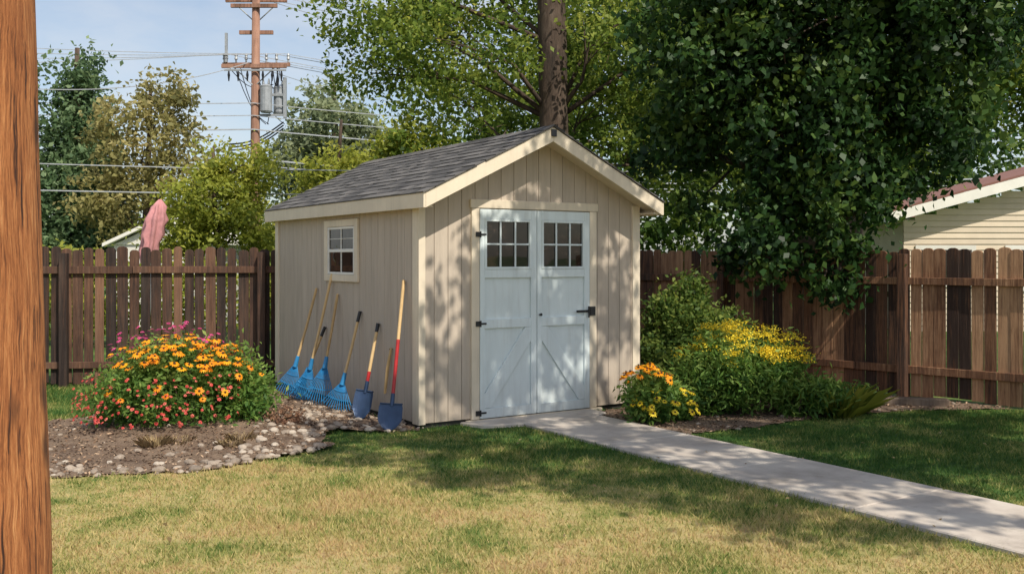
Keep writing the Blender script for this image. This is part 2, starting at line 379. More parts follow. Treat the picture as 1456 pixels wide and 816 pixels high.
# ---------------- shed ----------------
shed=empty('garden_shed',SHEDM)
CXR=W/2; OH=.10; PK=2.94; SL=(2.94-2.24)/(CXR+OH)
rt=lambda x: PK-SL*abs(x-CXR)
def sobj(b,name,mats,bevel=.002,**k):
    o=b.obj(name,mats,bevel=bevel,**k); o.parent=shed; o.matrix_parent_inverse=Matrix.Identity(4); o.matrix_basis=Matrix.Identity(4); return o
b=B(); b.prism([(0,.05),(W,.05),(W,rt(W)-.06),(CXR,PK-.06),(0,rt(0)-.06)],0,L,'y',0,.5); sobj(b,'wall_core',[M_siding],0)
b=B(); b.box(.02,W-.02,.02,L-.02,-.1,.05,0); sobj(b,'foundation',[M_dark],0)
b=B(); g=.005; wd=.152; TH=.010
x=.0
xs=[]; 
while x<W: xs.append(x); x+=wd
for x in xs:
    x1=min(x+wd-g,W)
    segs=[(x,x1)]
    for cut in (.575,2.085,CXR):
        ns=[]
        for a,c in segs:
            if a<cut<c: ns+=[(a,cut),(cut,c)]
            else: ns.append((a,c))
        segs=ns
    for a,c in segs:
        if c-a<.004: continue
        z0=2.17 if (a>=.574 and c<=2.086) else .05
        b.prism([(a,z0),(c,z0),(c,rt(c)-.065),(a,rt(a)-.065)],-TH,.0,'y',0)
sobj(b,'front_siding',[M_siding],.0015)
b=B(); y=0
while y<L:
    y1=min(y+wd-g,L); b.box(-TH,0,y,y1,.05,2.17,0); b.box(W,W+TH,y,y1,.05,2.17,0); y+=wd
x=0
while x<W:
    x1=min(x+wd-g,W)
    if x<CXR<x1: pts=[(x,.05),(x1,.05),(x1,rt(x1)-.065),(CXR,PK-.065),(x,rt(x)-.065)]
    else: pts=[(x,.05),(x1,.05),(x1,rt(x1)-.065),(x,rt(x)-.065)]
    b.prism(pts,L,L+TH,'y',0); x+=wd
sobj(b,'side_siding',[M_siding],.0015)
b=B()
b.box(-.028,.045,-.030,-.0005,.04,2.20,0); b.box(-.030,-.0005,.0,.10,.04,2.17,0)
b.box(W-.075,W+.028,-.030,-.0005,.04,2.20,0); b.box(W+.0005,W+.03,0,.085,.04,2.17,0)
b.box(-.030,-.0005,L-.085,L,.04,2.17,0); b.box(-.028,.075,L+.0005,L+.03,.04,2.17,0); b.box(W-.075,W+.028,L+.0005,L+.03,.04,2.17,0)
b.box(.555,.645,-.032,-.0005,.04,2.118,0); b.box(2.010,2.100,-.032,-.0005,.04,2.118,0); b.box(.54,2.115,-.038,-.0005,2.12,2.205,0)
b.box(.50,2.16,-.055,-.001,.005,.036,0)
sobj(b,'corner_and_door_trim',[M_trim],.003)
b=B()
FD=.145
for sgn in (0,1):
    f=(lambda x:x) if sgn==0 else (lambda x:2*CXR-x)
    for (ya,yb) in ((-.31,-.283),(L+.123,L+.15)):
        b.prism([(f(-OH),2.235-FD),(f(CXR-.001),PK-.005-FD),(f(CXR-.001),PK-.005),(f(-OH),2.235)],ya,yb,'y',0)
    b.prism([(f(-OH+.002),2.235-.085),(f(CXR-.001),PK-.005-.085),(f(CXR-.001),PK-.005-.06),(f(-OH+.002),2.235-.06)],-.282,-.001,'y',0)
    xa,xb=sorted((f(-OH-.025),f(-OH-.001))); b.box(xa,xb,-.31,L+.15,2.235-FD,2.232,0)
    xa,xb=sorted((f(-OH),f(-.0135))); b.box(xa,xb,-.282,L+.12,2.10,2.12,0)
sobj(b,'fascia_and_soffit',[M_trim],.003)
b=B(); b.prism([(-OH,2.205),(CXR,PK-.03),(2*CXR+OH,2.205),(2*CXR+OH,2.235),(CXR,PK),(-OH,2.235)],-.281,L+.121,'y',0,.3)
sl=math.hypot(CXR+OH+.03,SL*(CXR+OH+.03)); cth=1/math.hypot(1,SL); sth=SL*cth
e_=.125; nk=int(sl/e_)+1
for side in (0,1):
    for k in range(nk):
        d0=k*e_; d1=min(d0+e_+.02,sl)
        y=-.325-random.random()*.1
        while y<L+.16:
            w_=random.choice((.1,.14,.17,.2,.26)); ya=max(y,-.325);yb=min(y+w_-.004,L+.165)
            y+=w_
            if yb-ya<.01: continue
            t=random.random(); lift=.012+ (.006 if t>.5 else 0)
            def P(d,nn,yy):
                X=-OH-.03+d*cth-nn*sth; Z=2.24-.03*SL+d*sth+nn*cth
                return ((X if side==0 else 2*CXR-X),yy,Z)
            vs=[P(d0,.001,ya),P(d1,.001,ya),P(d1,.001,yb),P(d0,.001,yb),P(d0,lift,ya),P(d1,.006,ya),P(d1,.006,yb),P(d0,lift,yb)]
            b.add(vs,[(0,1,2,3),(4,5,6,7),(0,4,7,3),(1,5,6,2),(0,1,5,4),(3,2,6,7)],0,t)
y=-.33
while y<L+.15:
    for s_ in (-1,1):
        b.add([(CXR,y,PK+.022),(CXR+s_*.13,y,PK+.020-.13*SL),(CXR+s_*.13,y+.16,PK+.014-.13*SL),(CXR,y+.16,PK+.016),
               (CXR,y,PK+.006),(CXR+s_*.13,y,PK+.004-.13*SL)],[(0,1,2,3),(0,1,5,4)],0)
    y+=.15
sobj(b,'shingle_roof',[M_shingle],0)
b=B(); b.box(CXR-.03,CXR+.03,-.33,-.311,PK-.10,PK-.03,0); sobj(b,'ridge_vent_cap',[M_black])
def leaf(x0,x1,wx0,wx1,name,diag):
    b=B(); b.box(x0,x1,-.012,-.0006,.045,2.11,0,.5)
    yo=-.034; yi=-.0125
    b.box(x0,wx0-.012,yo,yi,.045,2.11,0,.6); b.box(wx1+.012,x1,yo,yi,.045,2.11,0,.6)
    a,c=wx0-.0115,wx1+.0115
    b.box(a,c,yo,yi,2.015,2.11,0,.4); b.box(a,c,yo,yi,1.43,1.515,0,.4); b.box(a,c,yo,yi,.93,1.02,0,.6); b.box(a,c,yo,yi,.045,.14,0,.4)
    b.box(wx0-.011,wx0+.012,-.040,yi,1.516,2.014,0,.5); b.box(wx1-.012,wx1+.011,-.040,yi,1.516,2.014,0,.5)
    b.box(wx0+.0125,wx1-.0125,-.040,yi,1.516,1.54,0,.5); b.box(wx0+.0125,wx1-.0125,-.040,yi,1.99,2.014,0,.5)
    w3=(wx1-wx0)/3
    for i in (1,2): b.box(wx0+w3*i-.009,wx0+w3*i+.009,-.033,-.018,1.5405,1.9895,0,.5)
    b.box(wx0+.0125,wx1-.0125,-.030,-.018,1.757,1.774,0,.5)
    z0,z1=.142,.928
    if diag: p0,p1=(a,z0),(c,z1)
    else: p0,p1=(c,z0),(a,z1)
    dx=p1[0]-p0[0]; sx=1 if dx>0 else -1; q=.07
    b.prism([(p0[0],z0),(p0[0]+sx*q,z0),(p1[0],z1-q*2),(p1[0],z1),(p1[0]-sx*q,z1),(p0[0],z0+q*2)],-.031,yi,'y',0,.55)
    sobj(b,name,[M_white],.002)
    b=B(); b.box(wx0+.0125,wx1-.0125,-.0165,-.013,1.5405,1.9895,0,.5); sobj(b,name+'_glass',[M_glass],0)
leaf(.650,1.3255,.715,1.245,'door_leaf',True); leaf(1.3325,2.006,1.400,1.925,'door_leaf_right',False)
b=B()
for z in (1.86,.98,.10):
    b.box(.60,.655,-.042,-.0325,z-.025,z+.025,0); b.box(.656,.72,-.042,-.0345,z-.009,z+.009,0); b.tube([(.65,-.045,z-.03),(.65,-.045,z+.03)],.008,8,0)
b.box(1.83,2.0,-.045,-.035,1.055,1.08,0); b.box(2.008,2.075,-.046,-.033,1.02,1.115,0); b.tube([(1.98,-.055,1.0),(1.98,-.055,1.12)],.009,8,0)
b.tube([(1.365,-.034,1.05),(1.365,-.06,1.05)],[.01,.016],8,0)
sobj(b,'hinges_and_latch',[M_black],.001)
b=B(); y0,y1,z0,z1=1.36,2.28,1.37,2.05
b.box(-.040,-.0105,y0,y0+.085,z0,z1,0);b.box(-.040,-.0105,y1-.085,y1,z0,z1,0);b.box(-.0395,-.0105,y0+.0855,y1-.0855,z0,z0+.075,0);b.box(-.0395,-.0105,y0+.0855,y1-.0855,z1-.075,z1,0)
sobj(b,'side_window_trim',[M_trim],.003)
b=B(); a,c,d,e=y0+.088,y1-.088,z0+.078,z1-.078; ym=(a+c)/2; zm=(d+e)/2
b.box(-.034,-.0106,a,a+.035,d,e,0);b.box(-.034,-.0106,c-.035,c,d,e,0);b.box(-.033,-.0106,a+.0355,c-.0355,d,d+.025,0);b.box(-.033,-.0106,a+.0355,c-.0355,e-.025,e,0)
b.box(-.035,-.0106,a+.0355,c-.0355,zm-.018,zm+.018,0); b.box(-.028,-.020,ym-.010,ym+.010,d+.026,zm-.0185,0); b.box(-.028,-.020,ym-.010,ym+.010,zm+.0185,e-.026,0)
zz=(e+zm)/2; b.box(-.026,-.020,a+.036,ym-.0105,zz-.004,zz+.004,0); b.box(-.026,-.020,ym+.0105,c-.036,zz-.004,zz+.004,0)
sobj(b,'side_window_sash',[M_whitep],.002)
b=B(); b.box(-.0195,-.0107,a+.0355,c-.0355,d+.025,e-.025,0,.5); sobj(b,'side_window_glass',[M_glass],0)

# ---------------- fences ----------------
def fence(name,p0,p1,h,mat,gap,rz,post_every=2.4,poff=.5):
    p0=Vector((p0[0],p0[1],0));p1=Vector((p1[0],p1[1],0)); d=(p1-p0); Ln=d.length; ang=math.atan2(d.y,d.x)
    M=Matrix.Translation(p0)@Matrix.Rotation(ang,4,'Z'); b=B(); x=0
    while x<Ln:
        w=.138+random.uniform(-.008,.005); hh=h+random.uniform(-.03,.02); z0=.03+random.uniform(-.01,.03)
        tl=random.uniform(-.008,.008); yo=random.uniform(-.004,.005); x1=x+w-gap*random.uniform(.3,1.7)
        c=.03
        b.prism([(x,z0),(x1,z0),(x1+tl,hh-c),(x1+tl-.018,hh-c*.3),((x1+x)/2+.02+tl,hh),((x1+x)/2-.02+tl,hh),(x+tl+.018,hh-c*.3),(x+tl,hh-c)],.0+yo,.018+yo,'y',0)
        x+=w
    for z in rz:
        xx=0
        while xx<Ln:
            xe=min(xx+2.4,Ln); b.box(xx,xe-.006,-.042,-.005,z-.044+random.uniform(-.008,.008),z+.044,0,.35+.4*random.random()); xx=xe
    xx=poff
    while xx<Ln:
        b.box(xx-.048,xx+.048,-.14,-.0425,-.1,h-.06+random.uniform(-.02,.02),0,.3*random.random()); xx+=post_every
    return b.obj(name,[mat],matrix=M,bevel=.003)
fence('wooden_fence',(-9.6,11.95),(-2.87,12.86),1.76,M_fence_shade,.020,(1.48,.27),2.43,1.55)
fence('wooden_fence',(.75,15.25),(8.6,7.4+.1),1.73,M_fence_sun,.005,(1.36,.34),2.42,.55)

# ---------------- tools ----------------
SIDE=Vector((.72,-.69,0))
def frame(d,t,tt,tz,z0,sd=SIDE):
    base=Vector((-d,t,z0)); top=Vector((-.035,tt,tz)); ax=(top-base); Ln=ax.length; ax.normalize()
    side=(sd-ax*sd.dot(ax)).normalized(); nrm=ax.cross(side).normalized()
    if nrm.y>0 or (abs(nrm.y)<.1 and nrm.x>0): nrm=-nrm
    return base,top,ax,Ln,side,nrm
def rake(name,d,t,tt,tz,fanw=.34,fl=.36,grip=False):
    base,top,ax,Ln,side,nrm=frame(d,t,tt,tz,.012)
    b=B(); hub=base+ax*fl
    mid=(hub+top)/2-nrm*.01
    b.tube([hub-ax*.03,mid,top],[.0145,.0155,.0155],10,0,random.random())
    b.tube([top,top+ax*.012],[.0145,.008],10,0,.5)
    if grip: b.tube([top-ax*.10,top+ax*.015],.018,10,2,.5)
    b.tube([hub-ax*.05,hub+ax*.08],[.028,.020],10,1,.5)
    nt=13
    for i in range(nt):
        f=(i/(nt-1)-.5)*2; a0=hub-ax*.04+side*f*.025; a2=base+side*f*fanw*.5+ax*(.05*f*f)
        a1=a0.lerp(a2,.55)+nrm*.015; w=.0050
        a15=a0.lerp(a2,.9)+nrm*.008; a3=a2-nrm*.028
        b.tube([a0,a1,a15,a3],[w*.8,w,w,w*.7],4,1,.3+.4*random.random())
    for q in (.36,.62):
        pl_=[hub.lerp(base,q)+side*f*fanw*.5*(q*.98+.02)+nrm*.012+ax*.03*f*f*q for f in (-1,-.5,0,.5,1)]
        b.tube(pl_,.0065,4,1,.5)
    return b.obj(name,[M_handle,M_blue,M_black],matrix=SHEDM)
def shovel(name,d,t,tt,tz,r0,r1,bw=.21,bl=.29,grip=True):
    base,top,ax,Ln,side,nrm=frame(d,t,tt,tz,0)
    b=B(); P=lambda s:base+ax*s
    b.tube([P(bl-.02),P(bl+.10)],[.022,.019],10,1,.5)
    b.tube([P(bl+.08),P(Ln*r0)],.0175,12,2,.5)
    b.tube([P(Ln*r0-.001),P((Ln*r0+Ln*r1)/2),P(Ln*r1)],.0165,12,0,.6)
    if grip: b.tube([P(Ln*r1-.02),P(Ln)],[.018,.02],12,3,.5)
    nu,nv=9,9; vs=[];fs=[]
    for j in range(nv):
        v=j/(nv-1); s=v*bl
        hw=bw*.5*((v/.42)**.55 if v<.42 else 1.0-.06*(v-.42))
        if v>.93: hw*=.93
        for i in range(nu):
            u=(i/(nu-1)-.5)*2
            vs.append(base+ax*s+side*u*hw+nrm*.03*(u*u-1)*(1-.3*v)+nrm*.03)
    for j in range(nv-1):
        for i in range(nu-1): fs.append((j*nu+i,j*nu+i+1,(j+1)*nu+i+1,(j+1)*nu+i))
    b.add(vs,fs,1,.5)
    for sg in (-1,1): b.tube([P(bl)+side*sg*.02+nrm*.01,P(bl)+side*sg*bw*.46+nrm*.03],.008,6,1,.5)
    return b.obj(name,[M_handle,M_navy,M_red,M_black],matrix=SHEDM,smooth=False)
rake('leaf_rake',.36,2.62,2.52,1.27,.38,.42)
rake('leaf_rake',.30,2.27,2.06,1.44,.36,.42)
rake('leaf_rake',.27,1.88,1.90,1.22,.40,.46)
rake('leaf_rake',.34,2.40,2.27,.83,.26,.32,True)
rake('leaf_rake',.29,1.35,1.30,1.05,.38,.34,True)
shovel('shovel',.275,.76,.85,.96,.50,.93,.20,.30,True)
shovel('shovel',.31,.02,.27,1.41,.60,1.0,.24,.26,False)
b=B(); b.tube([(-.05,.66,.27),(-.045,.61,.52),(-.03,.56,.73)],[.014,.017,.013],10,0,.5); b.tube([(-.0,.56,.715),(-.05,.56,.72)],.004,6,1,.5)
b.obj('tool_handle',[M_handle,M_black],matrix=SHEDM)

# ---------------- foreground post ----------------
b=B(); pts=[];rad=[]
for i in range(61):
    z=-.1+3.6*i/60; pts.append((-1.262-.0295*z+.0015*math.sin(9*z),2.5,z)); rad.append(.108-.001*z+.0014*math.sin(z*7))
b.tube(pts,rad,48,0,.5,jit=.005); b.obj('timber_post',[M_post],smooth=True)

# ---------------- plants ----------------
def bush(name,cl,n,nclump,sig,size,mat,aspect=.45,up=.5,droop=.1,stems=20,zmin=.02,inner=.4):
    e=empty(name); P,t,cc=crownpts(cl,n,nclump,sig,inner,.9); k=P[:,2]>zmin; P=P[k];t=t[k]
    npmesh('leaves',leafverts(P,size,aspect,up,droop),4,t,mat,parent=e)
    b=B(); c0=cl[0][0]
    for q in cc[:stems]:
        s=Vector((c0[0]+random.uniform(-.15,.15),c0[1]+random.uniform(-.15,.15),.0)); q=Vector(q)
        b.tube([s,s.lerp(q,.5)+Vector((0,0,.05)),q],[.008,.006,.003],5,0,.5,cap=False)
    b.obj('stems',[M_bark],parent=e,normals=False); return e
def daisies(name,C,Nrm,rad,mat,parent,npet=12,cone=True,pw=.32):
    C=np.array(C);Nrm=unit(np.array(Nrm)); V=[];T=[];b=B()
    for c,n in zip(C,Nrm):
        u=np.cross(n,[.3,.5,.8]);u/=np.linalg.norm(u);w=np.cross(n,u); r=rad*random.uniform(.7,1.15); t=random.random(); dr=random.uniform(.05,.6)
        for k in range(npet):
            a=2*math.pi*k/npet+random.uniform(-.1,.1); d=u*math.cos(a)+w*math.sin(a); s=-u*math.sin(a)+w*math.cos(a); rr=r*random.uniform(.85,1.05)
            V+= [c+d*r*.12, c+d*rr*.6+s*rr*pw*.5-n*r*dr*.25, c+d*rr-n*r*dr, c+d*rr*.6-s*rr*pw*.5-n*r*dr*.25]; T.append(t*.6+.4*random.random())
        if cone:
            b.tube([Vector(c-n*.002),Vector(c+n*r*.16),Vector(c+n*r*.28)],[r*.24,r*.21,r*.10],7,0,.5)
    npmesh(name,np.array(V),4,np.array(T),mat,parent=parent)
    if cone: b.obj(name+'_cones',[M_cone],parent=parent,normals=False)
def domepts(c,r,n,zlo=.2,bias=None,upn=.6):
    o=[];nn=[]
    while len(o)<n:
        d=rng.normal(size=3); d/=np.linalg.norm(d)
        if d[2]<zlo: continue
        if bias is not None and not bias(d): continue
        o.append(np.array(c)+d*np.array(r)*random.uniform(.90,1.16)); nn.append(d*.6+np.array([0.05,-.2,upn])+rng.normal(0,.25,3))
    return o,nn
fb=bush('flower_bush',[((-3.10,9.2,.36),(.68,.60,.44)),((-3.45,9.2,.32),(.42,.42,.36)),((-2.66,9.2,.30),(.36,.42,.36)),((-2.60,9.35,.5),(.24,.25,.24)),((-3.5,9.3,.6),(.2,.2,.14)),((-2.95,9.1,.74),(.25,.2,.12))],17000,420,.075,.060,L_bush,.38,.45,inner=.45)
o,n_=domepts((-3.10,9.15,.38),(.76,.62,.48),150,.55,lambda d:d[1]<.75,1.1); daisies('orange_flowers',o,n_,.048,P_orange,fb,12,True,.36)
o,n_=domepts((-3.0,9.15,.32),(.74,.64,.45),16,.1,lambda d:d[1]<0); daisies('orange_flowers_low',o,n_,.042,P_orange,fb)
o,n_=domepts((-3.3,9.45,.46),(.66,.5,.50),80,.45,lambda d:d[1]>-.35); daisies('pink_flowers',o,n_,.030,P_pink,fb,8,False,.6)
o,n_=domepts((-3.2,9.2,.30),(.76,.66,.44),230,-.3,lambda d:d[1]<.1 and d[2]<.6); daisies('red_flowers',o,n_,.019,P_red,fb,6,False,.8)
bush('reddish_shrub',[((-2.18,9.2,.11),(.22,.18,.12))],1100,50,.035,.035,L_redd,.4)
bush('low_plant',[((-2.62,10.0,.24),(.18,.22,.24))],1800,70,.045,.05,L_bush,.4)
for i in range(4): tuft('dry_grass_tuft',-2.52+random.uniform(-.5,.35),8.35+random.uniform(-.15,.15),.22,random.uniform(.08,.15),200,L_straw,.02,1.0)
bush('green_shrub',[((1.95,11.55,.75),(.42,.5,.55)),((2.35,11.4,.5),(.45,.5,.5)),((1.75,11.3,.4),(.3,.4,.4)),((2.1,11.5,1.2),(.16,.2,.2))],15000,330,.09,.06,L_mid,.55)
gb=bush('goldenrod_bush',[((2.3,10.25,.42),(.48,.42,.40)),((1.95,10.3,.34),(.3,.35,.32)),((2.75,10.45,.42),(.34,.32,.34))],11000,270,.08,.08,L_bush,.28)
V=[];T=[]
for i in range(85):
    d=rng.normal(size=3); d/=np.linalg.norm(d); d[2]=abs(d[2])*.9+.15
    c=np.array([2.4,10.3,.46])+d*np.array([.60,.42,.44])*random.uniform(.84,1.18)
    m=60; a=rng.normal(size=(m,3))*np.array([.055,.055,.016])
    V.append(c+a); T.append(np.full(m,.3+.6*rng.random())+rng.normal(0,.2,m))
V=np.concatenate(V);T=np.concatenate(T); npmesh('golden_flower_heads',leafverts(V,.019,.8,.3,0),4,T,P_yellow,parent=gb)
yb=bush('black_eyed_susan_clump',[((1.36,9.72,.22),(.30,.26,.24)),((1.62,9.8,.2),(.2,.2,.2))],3800,120,.05,.07,L_bush,.35)
o,n_=domepts((1.34,9.68,.30),(.30,.26,.26),36,.5,None,1.0); daisies('yellow_flowers',o,n_,.052,P_orange,yb,12,True,.36)
o,n_=domepts((1.5,9.66,.16),(.36,.28,.2),26,-.1,lambda d:d[1]<0); daisies('yellow_flowers_low',o,n_,.045,P_yellow,yb)
bush('low_plant',[((3.05,10.15,.18),(.42,.3,.2)),((3.5,10.35,.14),(.3,.25,.16))],3000,110,.07,.09,L_bush,.25)
tuft('ornamental_grass',3.35,10.15,.5,.36,170,L_yellow,0,1.3,.008)
b=B(); b.box(-.9,.75,-.07,.07,0,.09,0); b.obj('edging_timber',[M_timber],matrix=Matrix.Translation((4.05,10.95,0))@Matrix.Rotation(math.radians(-14),4,'Z'),bevel=.01)
bm=bmesh.new(); bmesh.ops.create_icosphere(bm,subdivisions=2,radius=1); IV=np.array([v.co[:] for v in bm.verts]); IF=np.array([[v.index for v in f.verts] for f in bm.faces]); bm.free()
def stones(name,pts,rmin,rmax,zf):
    VV=[];TT=[]
    for (x,y) in pts:
        r=rmin+(rmax-rmin)*random.random()**2.2; s=np.array([r*random.uniform(.8,1.4),r*random.uniform(.7,1.1),r*random.uniform(.45,.7)])
        v=IV*(1+.12*np.sin(IV@rng.normal(size=(3,1))*3+random.random()*6)); v=v*s; a=random.random()*6.28
        R=np.array([[math.cos(a),-math.sin(a),0],[math.sin(a),math.cos(a),0],[0,0,1]]); v=v@R.T+np.array([x,y,zf(x,y)+s[2]*.40])
        VV.append(v[IF].reshape(-1,3)); TT.append(np.full(len(IF),random.random()))
    npmesh(name,np.concatenate(VV),3,np.concatenate(TT),M_stone)
def scatter(poly,n,cond=None):
    P=np.array(poly);o=[]
    while len(o)<n:
        q=P.min(0)+(P.max(0)-P.min(0))*rng.random((n*3,2)); q=q[inpoly(q,poly)]
        for p in q:
            if cond is None or cond(p): o.append(tuple(p))
    return o[:n]
edge=lambda p: (p[1]<7.50+.45*max(0,p[0]+3) +.45*rng.random()**2 and rng.random()<.7) or rng.random()<.04 or (p[0]>-2.3 and rng.random()<.5)
def chips(name,poly,n,zf,sz=.03):
    q=np.array(scatter(poly,n)); z=np.array([zf(*p) for p in q])+.012; C=np.column_stack([q,z]); 
    npmesh(name,leafverts(C,sz,.4,2.5,0,.6),4,rng.random(n),M_chip)
chips('mulch',bedL,8000,moundz); chips('mulch',bedR,5000,lambda x,y:.008,.035)
stones('gravel_stones',scatter(bedL,950,edge),.009,.046,moundz)
stones('gravel_stones',scatter(bedR,260),.008,.03,lambda x,y:.008)
q=np.column_stack([rng.uniform(-3,5,60),rng.uniform(5.2,9.2,60),np.full(60,.035)]); npmesh('fallen_leaves',leafverts(q,.035,.6,2,0),4,rng.random(60),L_straw)

# ---------------- trees ----------------
tree('ash_tree',(.68,17),12,.29,[((-2.3,16.8,6.3),(1.5,1.4,1.3)),((-1.0,16.2,5.2),(1.3,1.2,.7)),((-.6,17.6,6.6),(1.6,1.2,1.5)),((2.1,17.4,6.0),(1.5,1.2,1.6)),((3.6,17.2,5.2),(1.5,1.3,1.8)),((1.2,17.9,4.2),(1.7,.8,1.0)),((-.6,17.6,4.2),(1.0,.8,.6)),((.3,17,9.0),(3,2.2,1.8)),((-2.5,17.4,4.9),(.7,.8,.5)),((3.0,17.5,3.3),(1.5,1.1,1.1)),((-1.6,17.2,5.6),(1.2,1,.8)),((1.3,16.4,5.3),(.55,.5,.8))],46000,600,.20,.10,L_bright,twigs=6,lw=.2,taper=.35)
tree('cottonwood_tree',(3.0,24.5),9,.25,[((-1.4,24,5.4),(1.5,1.2,1.3)),((.6,24,5.2),(1.6,1.2,1.6)),((2.5,24,6.4),(2,1.4,2)),((4.6,24,5.2),(2,1.4,2)),((1.2,24,7.6),(2,1.4,1.6)),((6.6,24,6.2),(2,1.4,2.2)),((-.4,24,3.8),(1.6,1,1.0)),((-2.3,24,4.2),(.9,.9,.9))],30000,480,.26,.16,L_bright,twigs=5,lw=.4)
tree('maple_tree',(4.9,14.4),7.5,.28,[((4.3,12.2,4.9),(2.1,1.5,1.5)),((2.6,12.4,4.5),(1.1,1.2,1.3)),((5.5,12.6,5.2),(1.3,1.4,1.3)),((3.2,12.0,3.2),(1.1,.9,1.0)),((4.5,12.0,3.3),(1.2,.9,.9)),((3.45,11.95,2.1),(.75,.6,.7)),((2.95,12.1,1.75),(.35,.4,.75)),((2.1,12.6,3.1),(.5,.6,.9)),((4.35,12,2.35),(.55,.5,.6)),((3.9,11.7,1.5),(.35,.3,.4)),((5.6,12.3,3.3),(.6,.6,.6)),((4.2,12.6,6.8),(2.6,1.6,.9))],78000,780,.16,.10,L_dark,aspect=.7,up=.45,droop=.5,twigs=8,inner=.2)
tree('elm_tree',(5.6,18.2),8,.25,[((6.3,16.8,5.0),(1.4,1.4,1.6)),((8.2,17,5.9),(1.8,1.5,1.6)),((5.9,16.9,3.2),(.9,1.0,1.0)),((7.4,17.2,4.1),(1.2,1.0,.7)),((9.3,17.3,4.9),(1.3,1.2,1.0)),((7.0,16.8,3.2),(.7,.6,.5)),((4.9,17,3.0),(.9,1.0,1.3))],30000,400,.20,.115,L_bright,twigs=5,lw=.25)
tree('shade_tree',(7.4,4.6),6.6,.3,[((1.9,4.6,6.0),(1.1,.9,.5)),((3.3,3.6,6.0),(1.2,1.0,.6)),((4.9,2.9,6.0),(1.3,1.2,.7)),((2.9,5.9,6.2),(1.2,.9,.6)),((4.8,4.8,6.4),(1.4,1.1,.6)),((6.6,4.0,6.4),(1.5,1.4,.8)),((2.6,7.4,6.2),(1.2,.8,.5)),((5.2,6.9,6.3),(.9,.6,.4)),((7.0,6.0,6.4),(1.4,1.2,.7)),((3.2,6.6,6.8),(.8,.6,.5)),((2.2,6.6,5.6),(.7,.6,.4))],24000,270,.15,.12,L_mid,twigs=6)
tree('spruce_tree',(-12.3,28),7.6,.22,[((-12.3,28,1.8+i*.85),(1.9-.22*i,1.7-.2*i,.75)) for i in range(7)],22000,420,.22,.16,L_blue,limbs=True,droop=.5,inner=.15)
tree('poplar_tree',(-14.8,27),8.0,.2,[((-14.8,27,4),(1.3,1.2,2.4)),((-14.2,27,6.6),(1.0,1,1.4)),((-14.6,27,2),(1.4,1.2,1.4))],13000,260,.2,.17,L_blue)
tree('olive_tree',(-9.6,26),6.2,.14,[((-9.7,26,4.6),(1.5,1.2,1.5)),((-8.6,26,3.6),(1.1,1.1,1.2)),((-10.5,26,3.1),(1.1,1.1,1.1)),((-9.2,26,5.9),(.8,.8,.7))],8000,210,.18,.15,L_olive,twigs=8,lw=.35)
tree('honey_locust_tree',(-6.0,20),3.9,.08,[((-6.1,20,2.7),(.95,.8,.9)),((-5.3,20,2.4),(.7,.7,.8)),((-6.7,20,2.2),(.7,.7,.8)),((-5.2,20.2,3.4),(.5,.5,.5)),((-6.1,20,3.6),(.45,.5,.5))],12000,240,.14,.10,L_yellow,twigs=8)
tree('willow_tree',(-7.2,40),9.0,.3,[((-7.3,40,6.6),(1.9,1.8,2.0)),((-6.0,40,5.2),(1.7,1.6,1.7)),((-8.6,40,5.2),(1.3,1.6,1.7)),((-7.4,40,3.4),(2.6,1.6,1.8))],17000,330,.26,.24,L_pale)
tree('birch_tree',(-4.2,24),5.0,.12,[((-4.3,24,3.3),(.9,.9,1.1)),((-3.3,24,3.2),(1.0,.9,1.1)),((-2.4,24,4.0),(1.0,.9,1.0)),((-5.1,24,2.3),(.7,.8,.8))],12000,240,.18,.13,L_yellow,twigs=4)
cl=[]
for i in range(46):
    x=-30+60*i/45+random.uniform(-.5,.5); top=random.uniform(2.6,3.8) if x<-1 else random.uniform(5,8)
    cl.append(((x,38+random.uniform(-2,4),top*.5),(1.6,1.6,top*.55)))
P,t,cc=crownpts(cl,36000,1200,.33,.3); npmesh('distant_tree_mass',leafverts(P,.31,.65),4,t-.05,L_mid)
cl=[((x,18.5+random.uniform(-.5,.5),.9),(.8,.6,random.uniform(.7,1.0))) for x in np.arange(-13,-3,.9)]
P,t,cc=crownpts(cl,16000,450,.15,.3); npmesh('hedge',leafverts(P[P[:,2]>0],.11,.6),4,t[P[:,2]>0],L_yellow)

# ---------------- utility pole ----------------
up=empty('utility_pole'); PX,PY=-8.35,32.0
b=B(); b.tube([(PX,PY,0),(PX,PY,5),(PX+.03,PY,10.6)],[.17,.15,.12],12,0,.5); b.obj('pole',[M_polewood],parent=up,smooth=True)
b=B()
for z,w,dy in ((10.05,1.0,.14),(9.80,.75,-.14),(7.95,1.1,.14),(7.85,1.05,-.14),(9.0,.55,.14)):
    b.box(PX-w,PX+w,PY+dy-.05,PY+dy+.05,z-.06,z+.06,0)
b.obj('crossarms',[M_polewood],parent=up)
b=B()
for z,w in ((10.12,1.0),(8.02,1.1)):
    for f in (-.95,-.6,-.3,.3,.6,.95):
        x=PX+f*w; b.tube([(x,PY+.14,z),(x,PY+.14,z+.09),(x,PY+.14,z+.11),(x,PY+.14,z+.2),(x,PY+.14,z+.22),(x,PY+.14,z+.3)],[.03,.03,.06,.035,.055,.02],8,0,.5)
for s in (-1,1):
    b.tube([(PX+s*.7,PY-.1,7.85),(PX,PY-.1,7.2)],.02,5,0,.5); b.tube([(PX+s*.7,PY+.12,9.95),(PX,PY+.12,9.3)],.02,5,0,.5)
